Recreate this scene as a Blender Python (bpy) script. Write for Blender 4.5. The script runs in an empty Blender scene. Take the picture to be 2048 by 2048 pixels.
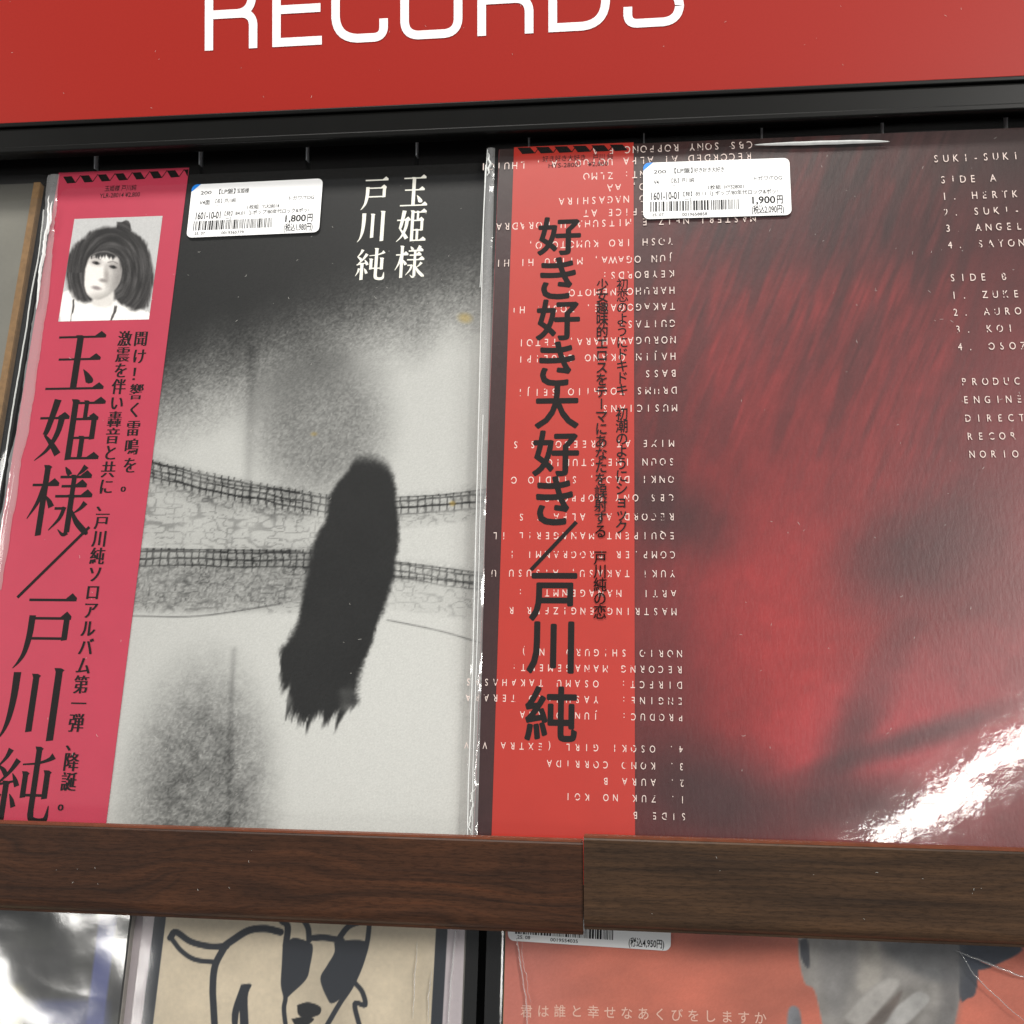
import bpy, bmesh, math, random
import numpy as np
from mathutils import Vector, Matrix

# ------------------------------------------------------------------ camera, world, lamps
SC = bpy.context.scene
C = SC.collection
F = 2150.0                                   # focal length in photo pixels (photo 2048 wide)
Xc = np.array([18694., -47., -F]); Xc /= np.linalg.norm(Xc)
Zc = np.array([0., -1., .012]); Zc -= Xc * (Zc @ Xc); Zc /= np.linalg.norm(Zc)
Yc = np.cross(Zc, Xc)
R = np.stack([Xc, Yc, Zc])                   # camera (x right, y down, z forward) -> world
CAM = -(R @ np.array([0, 0, .446]))
LEAN = math.radians(15.2)

cam_d = bpy.data.cameras.new('camera'); cam = bpy.data.objects.new('camera', cam_d); C.objects.link(cam)
cam_d.sensor_width = 36; cam_d.sensor_fit = 'HORIZONTAL'; cam_d.lens = F / 2048 * 36
cam_d.clip_start = .01; cam_d.clip_end = 50
m = Matrix([[R[i][0], -R[i][1], -R[i][2], CAM[i]] for i in range(3)] + [[0, 0, 0, 1]])
cam.matrix_world = m
SC.camera = cam
SC.view_settings.view_transform = 'Standard'; SC.view_settings.look = 'None'
SC.view_settings.exposure = 0; SC.view_settings.gamma = 1
w = bpy.data.worlds.new('World'); SC.world = w; w.use_nodes = True
bg = w.node_tree.nodes['Background']; bg.inputs[0].default_value = (.94, .97, 1, 1); bg.inputs[1].default_value = .22

def lamp(name, loc, target, sx, sy, power, col=(1, .97, .92)):
    d = bpy.data.lights.new(name, 'AREA'); d.shape = 'RECTANGLE'; d.size = sx; d.size_y = sy; d.energy = power; d.color = col
    o = bpy.data.objects.new(name, d); C.objects.link(o); o.location = loc
    o.rotation_euler = (Vector(target) - Vector(loc)).to_track_quat('-Z', 'Y').to_euler()
    return o
def mirror_pos(px, py, dist):                # where a lamp hangs that is mirrored by the leaning sleeves at that spot
    r = R @ np.array([(px - 1024) / F, (py - 1024) / F, 1.]); r /= np.linalg.norm(r)
    n = np.array([0, -math.cos(LEAN), math.sin(LEAN)]); p = CAM + r * (-(CAM @ n) / (r @ n))
    q = r - 2 * (r @ n) * n
    return Vector(p + q * dist)
lamp('ceiling_or_fill_lamp', (-.15, -1.22, 2.15), (0, 0, 0), 1.5, .4, 46)
lamp('ceiling_or_fill_lamp', (1.42, -2.1, .98), (.1, 0, .05), .5, .4, 44)
lamp('ceiling_or_fill_lamp', (-2.3, -1.35, .75), (-.1, 0, -.1), .8, .5, 20)  # fill light added to brighten the lower sleeves, not a known fitting
def tube_between(pa, pb, dist, wd, power):
    a, b = mirror_pos(*pa, dist), mirror_pos(*pb, dist); c = (a + b) / 2
    o = lamp('ceiling_or_fill_lamp', c, (0, 0, 0), (b - a).length, wd, power)
    z = (c - Vector((.05, 0, -.05))).normalized(); x = (b - a).normalized(); y = z.cross(x).normalized(); x = y.cross(z)
    o.matrix_world = Matrix(((x[0], y[0], z[0], c[0]), (x[1], y[1], z[1], c[1]), (x[2], y[2], z[2], c[2]), (0, 0, 0, 1)))
tube_between((1640, 1765), (2140, 1400), 2.4, .045, 4.5)
tube_between((-120, 2010), (190, 2030), 2.6, .22, 5)

# ------------------------------------------------------------------ helpers
def s2l(c):
    return tuple((x / 255 / 12.92 if x <= 10 else ((x / 255 + .055) / 1.055) ** 2.4) for x in c)
def smooth(a, b, x):
    t = np.clip((x - a) / (b - a), 0, 1); return t * t * (3 - 2 * t)

class Frame:
    """A flat frame in the world: x right, y up the plane, z out of it towards the viewer."""
    def __init__(s, origin, lean):
        s.o = np.array(origin, float); s.lean = lean
        s.X = np.array([1., 0, 0]); s.Y = np.array([0, math.sin(lean), math.cos(lean)]); s.N = np.array([0, -math.cos(lean), math.sin(lean)])
    def at(s, px, py, z=0):
        r = R @ np.array([(px - 1024) / F, (py - 1024) / F, 1.])
        po = s.o + s.N * z
        t = ((po - CAM) @ s.N) / (r @ s.N); p = CAM + r * t - po
        return (p @ s.X, p @ s.Y)
    def px(s, u, v, z=0):
        P = s.o[None] + np.outer(u, s.X) + np.outer(v, s.Y) + s.N[None] * z
        c = (P - CAM) @ R
        return 1024 + F * c[:, 0] / c[:, 2], 1024 + F * c[:, 1] / c[:, 2]
    def sub(s, x, y, z=0):
        return Frame(s.o + s.X * x + s.Y * y + s.N * z, s.lean)

def tag(o, label=None, cat=None, group=None, kind=None):
    for k, v in (('label', label), ('category', cat), ('group', group), ('kind', kind)):
        if v: o[k] = v
    return o
def thing(name, label, cat, fr, group=None):
    o = bpy.data.objects.new(name, None); C.objects.link(o)
    o.empty_display_size = .02
    o.location = fr.o; o.rotation_euler = (math.pi / 2 - fr.lean, 0, 0)
    return tag(o, label, cat, group)
def link(name, me, mat, parent=None, label=None):
    o = bpy.data.objects.new(name, me); C.objects.link(o)
    if mat is not None: me.materials.append(mat)
    if parent is not None: o.parent = parent
    if label: o['label'] = label
    return o
def mesh_from(name, V, Fc, smooth_=False):
    me = bpy.data.meshes.new(name); me.from_pydata([tuple(map(float, v)) for v in V], [], Fc)
    if smooth_:
        me.polygons.foreach_set('use_smooth', [True] * len(me.polygons))
    me.update(); return me
def box(name, x0, x1, y0, y1, z0, z1, mat, parent=None, bev=.0, label=None, seg=2):
    bm = bmesh.new(); bmesh.ops.create_cube(bm, size=1)
    for v in bm.verts:
        v.co = ((x0 + x1) / 2 + v.co.x * (x1 - x0), (y0 + y1) / 2 + v.co.y * (y1 - y0), (z0 + z1) / 2 + v.co.z * (z1 - z0))
    if bev: bmesh.ops.bevel(bm, geom=bm.edges[:], offset=bev, segments=seg, affect='EDGES', profile=.5)
    me = bpy.data.meshes.new(name); bm.to_mesh(me); bm.free()
    return link(name, me, mat, parent, label)

class Flat:
    """collects flat printed shapes; each piece a few microns above the last"""
    def __init__(s, z=0, dz=1.6e-6): s.V = []; s.F = []; s.z = z; s.dz = dz
    def add(s, pts, faces):
        b = len(s.V); s.V += [(p[0], p[1], s.z) for p in pts]; s.F += [tuple(b + i for i in f) for f in faces]; s.z += s.dz
    def poly(s, pts): s.add(pts, [tuple(range(len(pts)))])
    def ribbon(s, P, W):
        P = np.array(P, float); n = len(P); W = np.broadcast_to(np.array(W, float), (n,))
        T = np.gradient(P, axis=0); T /= np.linalg.norm(T, axis=1)[:, None] + 1e-12
        Nn = np.stack([-T[:, 1], T[:, 0]], 1)
        A = P + Nn * W[:, None] / 2; B = P - Nn * W[:, None] / 2
        s.add(np.concatenate([A, B]), [(i, i + 1, n + i + 1, n + i) for i in range(n - 1)])
    def make(s, name, mat, parent, label=None):
        return link(name, mesh_from(name, s.V, s.F), mat, parent, label)

def crom(pts, n=8):
    P = np.array(pts, float); out = []
    Q = np.vstack([2 * P[0] - P[1], P, 2 * P[-1] - P[-2]])
    for i in range(1, len(Q) - 2):
        for k in range(n):
            t = k / n
            out.append(.5 * ((2 * Q[i]) + (-Q[i - 1] + Q[i + 1]) * t + (2 * Q[i - 1] - 5 * Q[i] + 4 * Q[i + 1] - Q[i + 2]) * t ** 2 + (-Q[i - 1] + 3 * Q[i] - 3 * Q[i + 1] + Q[i + 2]) * t ** 3))
    out.append(P[-1]); return np.array(out)

_G = {}
def glyphs(txt, off=0.0):
    """outline of a string in the built-in font: vertices (size 1) and faces"""
    k = (txt, off)
    if k in _G: return _G[k]
    cu = bpy.data.curves.new('lettering', 'FONT'); cu.body = txt; cu.size = 1; cu.offset = off; cu.resolution_u = 3; cu.fill_mode = 'FRONT'
    o = bpy.data.objects.new('lettering', cu); C.objects.link(o)
    dg = bpy.context.evaluated_depsgraph_get(); dg.update()
    me = bpy.data.meshes.new_from_object(o.evaluated_get(dg))
    V = np.array([v.co[:2] for v in me.vertices]) if len(me.vertices) else np.zeros((0, 2))
    Fc = [tuple(p.vertices) for p in me.polygons]
    bpy.data.objects.remove(o); bpy.data.curves.remove(cu); bpy.data.meshes.remove(me)
    _G[k] = (V, Fc); return _G[k]
def put(fl, V, Fc, fx, fy, fat=0.0):
    """write glyph outline through an affine map; fat > 0 thickens the vertical strokes only"""
    if not len(V): return
    if fat < 0: sh = [(-fat * math.cos(k * math.pi / 4), -fat * math.sin(k * math.pi / 4)) for k in range(8)]
    elif fat: sh = [(-fat, 0), (0, 0), (fat, 0)]
    else: sh = [(0, 0)]
    for dx, dy in sh:
        fl.add([(fx(x, y) + dx, fy(x, y) + dy) for x, y in V], Fc)
def line(fl, txt, x, y, wd, h, off=0.0, slope=0.0, caps=.73, fat=0.0):
    """text fitted to width wd and capital height h, baseline at (x, y)"""
    V, Fc = glyphs(txt, off)
    if not len(V): return
    x0, x1 = V[:, 0].min(), V[:, 0].max(); sx = wd / (x1 - x0); sy = h / caps
    put(fl, V, Fc, lambda a, b: x + (a - x0) * sx, lambda a, b: y + b * sy + (a - x0) * sx * slope, fat)
def cell(fl, ch, cx, cy, wd, h, off=0.0, fat=0.0, rot180=False):
    V, Fc = glyphs(ch, off)
    if not len(V): return
    if ord(ch) < 256: ox, oy, em = (V[:, 0].min() + V[:, 0].max()) / 2, .365, 1.
    else: ox, oy, em = .5, .38, 1.
    s = -1 if rot180 else 1
    put(fl, V, Fc, lambda a, b: cx + s * (a - ox) * wd / em, lambda a, b: cy + s * (b - oy) * h / em, fat)
def column(fl, txt, x0, y0, x1, y1, wd, h, off=0.0, fat=0.0, shear=0.0):
    n = len(txt)
    for i, ch in enumerate(txt):
        if ch in ' 　': continue
        t = i / max(1, n - 1); cx = x0 + (x1 - x0) * t; cy = y0 + (y1 - y0) * t
        if ch in '、。': cx += wd * .0
        if ch == 'ー':
            fl.poly([(cx - wd * .05, cy + h * .38), (cx - wd * .05, cy - h * .38), (cx + wd * .05, cy - h * .38), (cx + wd * .05, cy + h * .38)]); continue
        cell(fl, ch, cx, cy, wd, h, off, fat)

# brush-drawn serif characters: h = thin bar with a triangular end, v = thick stem, s = swelling stroke
MIN = {
 '玉': [('h', .13, .90, .90), ('h', .18, .53, .86), ('v', .50, .90, .06), ('h', .03, .05, .98), ('s', [(.63, .36, .01), (.70, .27, .07), (.76, .17, .11), (.77, .13, .05)])],
 '姫': [('s', [(.25, .97, .10), (.20, .72, .085), (.15, .50, .075), (.12, .42, .06)]), ('s', [(.12, .42, .03), (.25, .28, .07), (.37, .12, .095)]),
       ('s', [(.36, .72, .09), (.32, .45, .075), (.20, .20, .05), (.02, .03, .012)]), ('h', .01, .68, .44),
       ('v', .54, .94, .03, .085), ('h', .54, .91, .98), ('h', .54, .06, .99), ('h', .56, .66, .90), ('v', .87, .67, .34, .075), ('t', .56, .37, .88), ('v', .72, .92, .67, .06), ('v', .72, .37, .07, .07)],
 '様': [('h', .02, .73, .42), ('v', .23, .98, .02, .085), ('s', [(.21, .71, .06), (.14, .48, .05), (.01, .26, .012)]), ('s', [(.26, .58, .01), (.33, .50, .06), (.38, .42, .08)]),
       ('s', [(.52, .98, .012), (.57, .92, .06), (.61, .87, .065)]), ('s', [(.86, .99, .08), (.80, .92, .05), (.73, .86, .012)]),
       ('h', .46, .84, .94), ('h', .50, .71, .88), ('h', .42, .57, .99), ('v', .69, .84, .57, .07), ('v', .69, .56, .06, .08), ('s', [(.70, .07, .06), (.63, .04, .045), (.54, .11, .01)]),
       ('t', .44, .40, .60), ('s', [(.60, .42, .055), (.54, .26, .045), (.39, .10, .012)]), ('s', [(.93, .48, .075), (.86, .40, .045), (.75, .33, .012)]), ('s', [(.72, .38, .02), (.82, .22, .07), (.99, .07, .075), (1.0, .05, .01)])],
 '戸': [('h', .13, .93, .92), ('h', .22, .68, .87), ('v', .83, .69, .38, .09), ('t', .24, .41, .83), ('s', [(.23, .72, .09), (.225, .45, .085), (.18, .22, .065), (.10, .09, .04), (.02, .01, .01)])],
 '川': [('s', [(.20, .93, .10), (.20, .60, .09), (.17, .32, .07), (.11, .14, .04), (.02, .02, .01)]), ('v', .51, .88, .14, .09), ('v', .86, .96, .03, .10)],
 '純': [('s', [(.23, .98, .08), (.17, .87, .05), (.06, .75, .02)]), ('s', [(.06, .76, .02), (.15, .70, .06), (.20, .64, .065)]), ('s', [(.38, .84, .08), (.26, .68, .05), (.08, .51, .02)]),
       ('s', [(.05, .50, .03), (.20, .53, .03), (.38, .56, .03)]), ('s', [(.31, .66, .01), (.37, .57, .06), (.41, .49, .07)]), ('v', .23, .53, .02, .085),
       ('s', [(.14, .39, .06), (.11, .28, .04), (.03, .15, .01)]), ('s', [(.31, .39, .01), (.36, .31, .055), (.40, .22, .07)]),
       ('s', [(.96, .90, .09), (.88, .85, .05), (.70, .80, .03), (.46, .78, .02)]), ('v', .53, .66, .34, .08), ('t', .53, .38, .92), ('v', .89, .68, .33, .085),
       ('v', .70, .99, .12, .085), ('s', [(.70, .16, .085), (.72, .08, .08), (.80, .05, .075), (.90, .05, .075), (.96, .09, .06), (.98, .25, .012)])],
}
def mincho(fl, ch, cx, cy, wd, h, heavy=1.0):
    X = lambda x: cx + (x - .5) * wd
    Y = lambda y: cy + (y - .5) * h
    for s in MIN[ch]:
        if s[0] in 'ht':
            _, x0, y, x1 = s; t = .032 * heavy
            fl.poly([(X(x0), Y(y - t / 2)), (X(x1), Y(y - t / 2)), (X(x1), Y(y + t / 2)), (X(x0), Y(y + t / 2))])
            if s[0] == 'h':
                k = .085 * heavy
                fl.poly([(X(x1 - 1.9 * k), Y(y)), (X(x1 + .03), Y(y - t / 2)), (X(x1 + .035), Y(y + .3 * k)), (X(x1 - .55 * k), Y(y + k))])
        elif s[0] == 'v':
            _, x, y0, y1 = s[:4]; W = (s[4] if len(s) > 4 else .10) * heavy
            fl.poly([(X(x - W / 2), Y(y1)), (X(x + W / 2), Y(y1 + .012)), (X(x + W / 2), Y(y0 - .02)), (X(x + W * .72), Y(y0 + .005)), (X(x + W * .2), Y(y0 + .03)), (X(x - W * .75), Y(y0 + .032)), (X(x - W / 2), Y(y0 - .02))])
        else:
            P = crom(s[1], 7); fl.ribbon([(X(a), Y(b)) for a, b in P[:, :2]], P[:, 2] * heavy * (wd + h) / 2)

# ------------------------------------------------------------------ materials
def nt(name):
    m = bpy.data.materials.new(name); m.use_nodes = True; n = m.node_tree; return m, n, n.nodes, n.links, n.nodes['Principled BSDF']
def ramp(N, stops):
    r = N.new('ShaderNodeValToRGB')
    while len(r.color_ramp.elements) < len(stops): r.color_ramp.elements.new(.5)
    for e, (p, c) in zip(r.color_ramp.elements, stops): e.position = p; e.color = (*c, 1)
    return r
def noise(N, L, scale, detail=4, rough=.6, src=None, vec=(1, 1, 1)):
    t = N.new('ShaderNodeTexCoord'); mp = N.new('ShaderNodeMapping'); mp.inputs['Scale'].default_value = vec
    L.new(t.outputs['Object'], mp.inputs[0]); n = N.new('ShaderNodeTexNoise'); n.inputs['Scale'].default_value = scale
    n.inputs['Detail'].default_value = detail; n.inputs['Roughness'].default_value = rough; L.new(mp.outputs[0], n.inputs['Vector']); return n
def plain(name, col, rough=.5, spec=.5, var=.06, scale=400, bump=0.0, bscale=900, coat=0):
    m, n, N, L, b = nt(name)
    nz = noise(N, L, scale); a = tuple(c * (1 - var) for c in col); c2 = tuple(min(1, c * (1 + var)) for c in col)
    r = ramp(N, [(.3, a), (.7, c2)]); L.new(nz.outputs[0], r.inputs[0]); L.new(r.outputs[0], b.inputs['Base Color'])
    b.inputs['Roughness'].default_value = rough; b.inputs['Specular IOR Level'].default_value = spec
    b.inputs['Coat Weight'].default_value = coat
    if bump:
        nb = noise(N, L, bscale); bp = N.new('ShaderNodeBump'); bp.inputs['Strength'].default_value = 1; bp.inputs['Distance'].default_value = bump
        L.new(nb.outputs[0], bp.inputs['Height']); L.new(bp.outputs[0], b.inputs['Normal'])
    return m
def printed(name, rough=.35, spec=.5, grain=.0, gscale=1800, bump=0.0, bvec=(1, 1, 1), bscale=300):
    """printed picture: colours come with the sheet (ink), fine paper grain from noise"""
    m, n, N, L, b = nt(name)
    at = N.new('ShaderNodeAttribute'); at.attribute_name = 'ink'
    nz = noise(N, L, gscale, 3, .8); mr = N.new('ShaderNodeMapRange'); mr.inputs[1].default_value = .25; mr.inputs[2].default_value = .75
    mr.inputs[3].default_value = 1 - grain; mr.inputs[4].default_value = 1 + grain; L.new(nz.outputs[0], mr.inputs[0])
    mx = N.new('ShaderNodeVectorMath'); mx.operation = 'SCALE'; L.new(at.outputs['Color'], mx.inputs[0]); L.new(mr.outputs[0], mx.inputs['Scale'])
    L.new(mx.outputs[0], b.inputs['Base Color']); b.inputs['Roughness'].default_value = rough; b.inputs['Specular IOR Level'].default_value = spec
    if bump:
        nb = noise(N, L, bscale, 3, .6, vec=bvec); bp = N.new('ShaderNodeBump'); bp.inputs['Distance'].default_value = bump
        L.new(nb.outputs[0], bp.inputs['Height']); L.new(bp.outputs[0], b.inputs['Normal'])
    return m
def film(name, haze=.03, rough=.05, bump=.0004, bscale=22, gloss=1.25, bump2=.00002, vec=(1, 1, 1), s2=48):
    m, n, N, L, b = nt(name); N.remove(b); out = N['Material Output']
    n1 = noise(N, L, bscale, 3, .5, vec=vec); n2 = noise(N, L, s2, 4, .6)
    bp = N.new('ShaderNodeBump'); bp.inputs['Distance'].default_value = bump; L.new(n1.outputs[0], bp.inputs['Height'])
    bp2 = N.new('ShaderNodeBump'); bp2.inputs['Distance'].default_value = bump2; L.new(n2.outputs[0], bp2.inputs['Height']); L.new(bp.outputs[0], bp2.inputs['Normal'])
    lw = N.new('ShaderNodeLayerWeight'); lw.inputs[0].default_value = .5; L.new(bp2.outputs[0], lw.inputs['Normal'])
    pw = N.new('ShaderNodeMath'); pw.operation = 'POWER'; pw.inputs[1].default_value = 5; L.new(lw.outputs['Facing'], pw.inputs[0])
    fr = N.new('ShaderNodeMath'); fr.operation = 'MULTIPLY_ADD'; fr.inputs[1].default_value = .96; fr.inputs[2].default_value = .04; L.new(pw.outputs[0], fr.inputs[0])
    mu = N.new('ShaderNodeMath'); mu.operation = 'MULTIPLY'; mu.inputs[1].default_value = gloss; mu.use_clamp = True; L.new(fr.outputs[0], mu.inputs[0])
    gl = N.new('ShaderNodeBsdfGlossy'); gl.inputs['Roughness'].default_value = rough; L.new(bp2.outputs[0], gl.inputs['Normal'])
    tr = N.new('ShaderNodeBsdfTransparent'); tr.inputs[0].default_value = (.985, .985, .98, 1)
    df = N.new('ShaderNodeBsdfDiffuse'); df.inputs[0].default_value = (.8, .8, .8, 1)
    m1 = N.new('ShaderNodeMixShader'); m1.inputs[0].default_value = haze; L.new(tr.outputs[0], m1.inputs[1]); L.new(df.outputs[0], m1.inputs[2])
    m2 = N.new('ShaderNodeMixShader'); L.new(mu.outputs[0], m2.inputs[0]); L.new(m1.outputs[0], m2.inputs[1]); L.new(gl.outputs[0], m2.inputs[2])
    L.new(m2.outputs[0], out.inputs[0]); return m
def worn_ink(name, col, thr=.375):
    m, n, N, L, b = nt(name); out = N['Material Output']
    b.inputs['Base Color'].default_value = (*col, 1); b.inputs['Roughness'].default_value = .5
    nz = noise(N, L, 620, 1, .5); r = ramp(N, [(thr - .02, (0, 0, 0)), (thr + .02, (1, 1, 1))]); L.new(nz.outputs[0], r.inputs[0])
    tr = N.new('ShaderNodeBsdfTransparent'); mx = N.new('ShaderNodeMixShader'); L.new(r.outputs[0], mx.inputs[0]); L.new(tr.outputs[0], mx.inputs[1]); L.new(b.outputs[0], mx.inputs[2])
    L.new(mx.outputs[0], out.inputs[0]); return m
def wood(name, light, dark, red, swirl, fine):
    m, n, N, L, b = nt(name)
    t = N.new('ShaderNodeTexCoord'); mp = N.new('ShaderNodeMapping'); L.new(t.outputs['Object'], mp.inputs[0]); mp.inputs['Scale'].default_value = (1, 4, 1)
    wv = N.new('ShaderNodeTexNoise'); wv.inputs['Scale'].default_value = 9; wv.inputs['Detail'].default_value = 2; L.new(mp.outputs[0], wv.inputs['Vector'])
    # rings: distorted height
    sep = N.new('ShaderNodeSeparateXYZ'); L.new(t.outputs['Object'], sep.inputs[0])
    a = N.new('ShaderNodeMath'); a.operation = 'MULTIPLY'; a.inputs[1].default_value = swirl; L.new(wv.outputs[0], a.inputs[0])
    z = N.new('ShaderNodeMath'); z.operation = 'MULTIPLY'; z.inputs[1].default_value = 190; L.new(sep.outputs[1], z.inputs[0])
    ad = N.new('ShaderNodeMath'); ad.operation = 'ADD'; L.new(a.outputs[0], ad.inputs[0]); L.new(z.outputs[0], ad.inputs[1])
    cb = N.new('ShaderNodeCombineXYZ'); L.new(ad.outputs[0], cb.inputs[2]); sx = N.new('ShaderNodeMath'); sx.operation = 'MULTIPLY'; sx.inputs[1].default_value = 7; L.new(sep.outputs[0], sx.inputs[0]); L.new(sx.outputs[0], cb.inputs[0])
    rn = N.new('ShaderNodeTexNoise'); rn.inputs['Scale'].default_value = 1.1; rn.inputs['Detail'].default_value = 5; rn.inputs['Roughness'].default_value = .65; L.new(cb.outputs[0], rn.inputs['Vector'])
    r = ramp(N, [(.30, dark), (.46, tuple((x + y) / 2 for x, y in zip(dark, light))), (.60, light), (.78, red)]); L.new(rn.outputs[0], r.inputs[0])
    fn = noise(N, L, 130, 5, .7, vec=(.10, 4, 1)); fr = ramp(N, [(.36, (1 - fine,) * 3), (.56, (1, 1, 1))]); L.new(fn.outputs[0], fr.inputs[0])
    mx = N.new('ShaderNodeMix'); mx.data_type = 'RGBA'; mx.blend_type = 'MULTIPLY'; mx.inputs[0].default_value = 1
    L.new(r.outputs[0], mx.inputs[6]); L.new(fr.outputs[0], mx.inputs[7]); L.new(mx.outputs[2], b.inputs['Base Color'])
    pn = noise(N, L, 1500, 3, .7, vec=(.16, 1, 1)); pr = ramp(N, [(.40, (.72,) * 3), (.52, (1.04,) * 3)]); L.new(pn.outputs[0], pr.inputs[0])
    mx2 = N.new('ShaderNodeMix'); mx2.data_type = 'RGBA'; mx2.blend_type = 'MULTIPLY'; mx2.inputs[0].default_value = 1
    L.new(mx.outputs[2], mx2.inputs[6]); L.new(pr.outputs[0], mx2.inputs[7]); L.new(mx2.outputs[2], b.inputs['Base Color'])
    b.inputs['Roughness'].default_value = .42; b.inputs['Specular IOR Level'].default_value = .3
    bp = N.new('ShaderNodeBump'); bp.inputs['Distance'].default_value = .00006; L.new(fn.outputs[0], bp.inputs['Height']); L.new(bp.outputs[0], b.inputs['Normal'])
    return m

M_RED = plain('red_board', s2l((152, 33, 24)), .45, .2, .03, 900, .00001, 1500)
M_WHITE = plain('white_vinyl', s2l((246, 240, 240)), .4, .5, .01)
M_BLACK = plain('black_plastic', s2l((14, 14, 13)), .38, .16, .1, 60)
M_BLACKM = plain('black_panel', s2l((16, 14, 14)), .5, .2, .15, 20)
M_RIB = plain('grey_edge', s2l((240, 242, 242)), .3, .5, .1)
M_SHADE = plain('dark_gap', s2l((14, 12, 12)), .7, .2, .2, 30)
M_W1 = wood('walnut_laminate_swirled', s2l((74, 46, 30)), s2l((42, 28, 21)), s2l((88, 50, 30)), 9, .30)
M_W2 = wood('walnut_laminate_straight', s2l((76, 55, 38)), s2l((48, 36, 28)), s2l((84, 58, 39)), 3, .34)
M_EDGE = plain('edge_banding', s2l((112, 60, 38)), .45, .4, .15, 200)
M_PINK = plain('pink_obi_paper', s2l((180, 52, 76)), .42, .4, .03, 60, .00001, 2500)
M_ORED = plain('red_obi_paper', s2l((178, 44, 32)), .42, .4, .03, 60, .00001, 2500)
M_INK = plain('black_ink', s2l((18, 12, 11)), .55, .1, .05)
M_INKL = plain('printer_ink', s2l((24, 24, 26)), .6, .3, .25, 1500)
M_LABEL = plain('label_paper', s2l((243, 243, 243)), .45, .4, .01)
M_BLUE = plain('blue_mark', s2l((30, 130, 226)), .45, .4, .02)
M_TITLE = plain('cream_ink', s2l((238, 236, 226)), .4, .4, .02)
M_CARD = plain('kraft_card_edge', s2l((128, 98, 62)), .8, .2, .2, 300)
M_SIDE = plain('cover_edge_board', s2l((150, 145, 140)), .7, .3, .1, 200)
M_REDL = plain('cover_edge_pinkish', s2l((196, 96, 104)), .6, .3, .2, 500)
M_CREDIT = worn_ink('credits_ink', s2l((228, 208, 200)))
M_FILM1 = film('bag_film_smooth', .006, .07, .00018, 16)
M_FILM2 = film('bag_film_stiff', .008, .065, .00030, 14, 1.35, .000055, s2=95)
M_FILM3 = film('bag_film_wrinkled', .04, .14, .0012, 16, 3.0, .00008)
M_FILM4 = film('bag_film_lower', .025, .09, .0005, 12, 1.5)
M_FOLD = film('bag_film_fold', .22, .10, .0006, 60, 2.2)
M_GLINT = film('bag_crease', .40, .12, .0002, 60, 3.0)
M_SEAM_GLARE = plain('bag_seam_glare', s2l((226, 228, 226)), .25, .6, .1, 300)  # opaque white: bag seams, and glare painted along the bag edges
M_ART1 = printed('photo_print_grainy', .45, .25, .12, 1500)
M_ART2 = printed('photo_print_glossy', .38, .34, .05, 1200, .00007, (1.4, .5, 1), 420)
M_ART3 = printed('painted_print', .6, .3, .05, 500)
M_YEL = plain('yellow_card_edge', s2l((160, 150, 60)), .7, .3, .2, 300)

# ------------------------------------------------------------------ numeric noise for the printed pictures
rng = np.random.default_rng(7)
def vnoise(x, y, s, seed=0, oct_=4):
    out = np.zeros_like(x); amp = 1; tot = 0
    for o in range(oct_):
        g = np.random.default_rng(seed * 97 + o).random((128, 128))
        X = x / s * 2 ** o; Y = y / s * 2 ** o; xi = np.floor(X).astype(int); yi = np.floor(Y).astype(int); fx = X - xi; fy = Y - yi
        fx = fx * fx * (3 - 2 * fx); fy = fy * fy * (3 - 2 * fy)
        a = g[xi % 128, yi % 128]; b = g[(xi + 1) % 128, yi % 128]; c = g[xi % 128, (yi + 1) % 128]; d = g[(xi + 1) % 128, (yi + 1) % 128]
        out += amp * ((a * (1 - fx) + b * fx) * (1 - fy) + (c * (1 - fx) + d * fx) * fy); tot += amp; amp *= .5
    return out / tot
def sd_poly(x, y, P):
    P = np.array(P, float); d = np.full(x.shape, 1e9); ins = np.zeros(x.shape, bool)
    for i in range(len(P)):
        a = P[i]; b = P[i - 1]; e = b - a; wx = x - a[0]; wy = y - a[1]
        t = np.clip((wx * e[0] + wy * e[1]) / (e @ e + 1e-9), 0, 1); d = np.minimum(d, (wx - e[0] * t) ** 2 + (wy - e[1] * t) ** 2)
        c = ((a[1] > y) != (b[1] > y)); ins ^= c & (x < (b[0] - a[0]) * (y - a[1]) / ((b[1] - a[1]) + 1e-9) + a[0])
    d = np.sqrt(d); return np.where(ins, -d, d)
def poly(x, y, P, soft=1.5, curve=True):
    if curve:
        Q = np.array(P, float); Q = np.vstack([Q, Q[:1]]); P = crom(Q, 5)[:-1]
    return 1 - smooth(-soft, soft, sd_poly(x, y, P))
def stroke(x, y, P, W, soft=1.5):
    P = np.array(P, float)
    if P.shape[1] == 2: P = np.column_stack([P, np.full(len(P), W)])
    P = crom(P, 6); out = np.full(x.shape, 1e9)
    for i in range(len(P) - 1):
        a = P[i]; b = P[i + 1]; e = b[:2] - a[:2]; wx = x - a[0]; wy = y - a[1]
        t = np.clip((wx * e[0] + wy * e[1]) / (e @ e + 1e-9), 0, 1)
        out = np.minimum(out, np.hypot(wx - e[0] * t, wy - e[1] * t) - (a[2] + (b[2] - a[2]) * t) / 2)
    return 1 - smooth(-soft, soft, out)
def ell(x, y, cx, cy, rx, ry, rot=0, soft=.3):
    c, s = math.cos(math.radians(rot)), math.sin(math.radians(rot)); X = (x - cx) * c + (y - cy) * s; Y = -(x - cx) * s + (y - cy) * c
    return 1 - smooth(1 - soft, 1 + soft, np.hypot(X / rx, Y / ry))
def lay(base, mask, col):
    return base * (1 - mask[:, None]) + np.array(col)[None] * mask[:, None]
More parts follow.
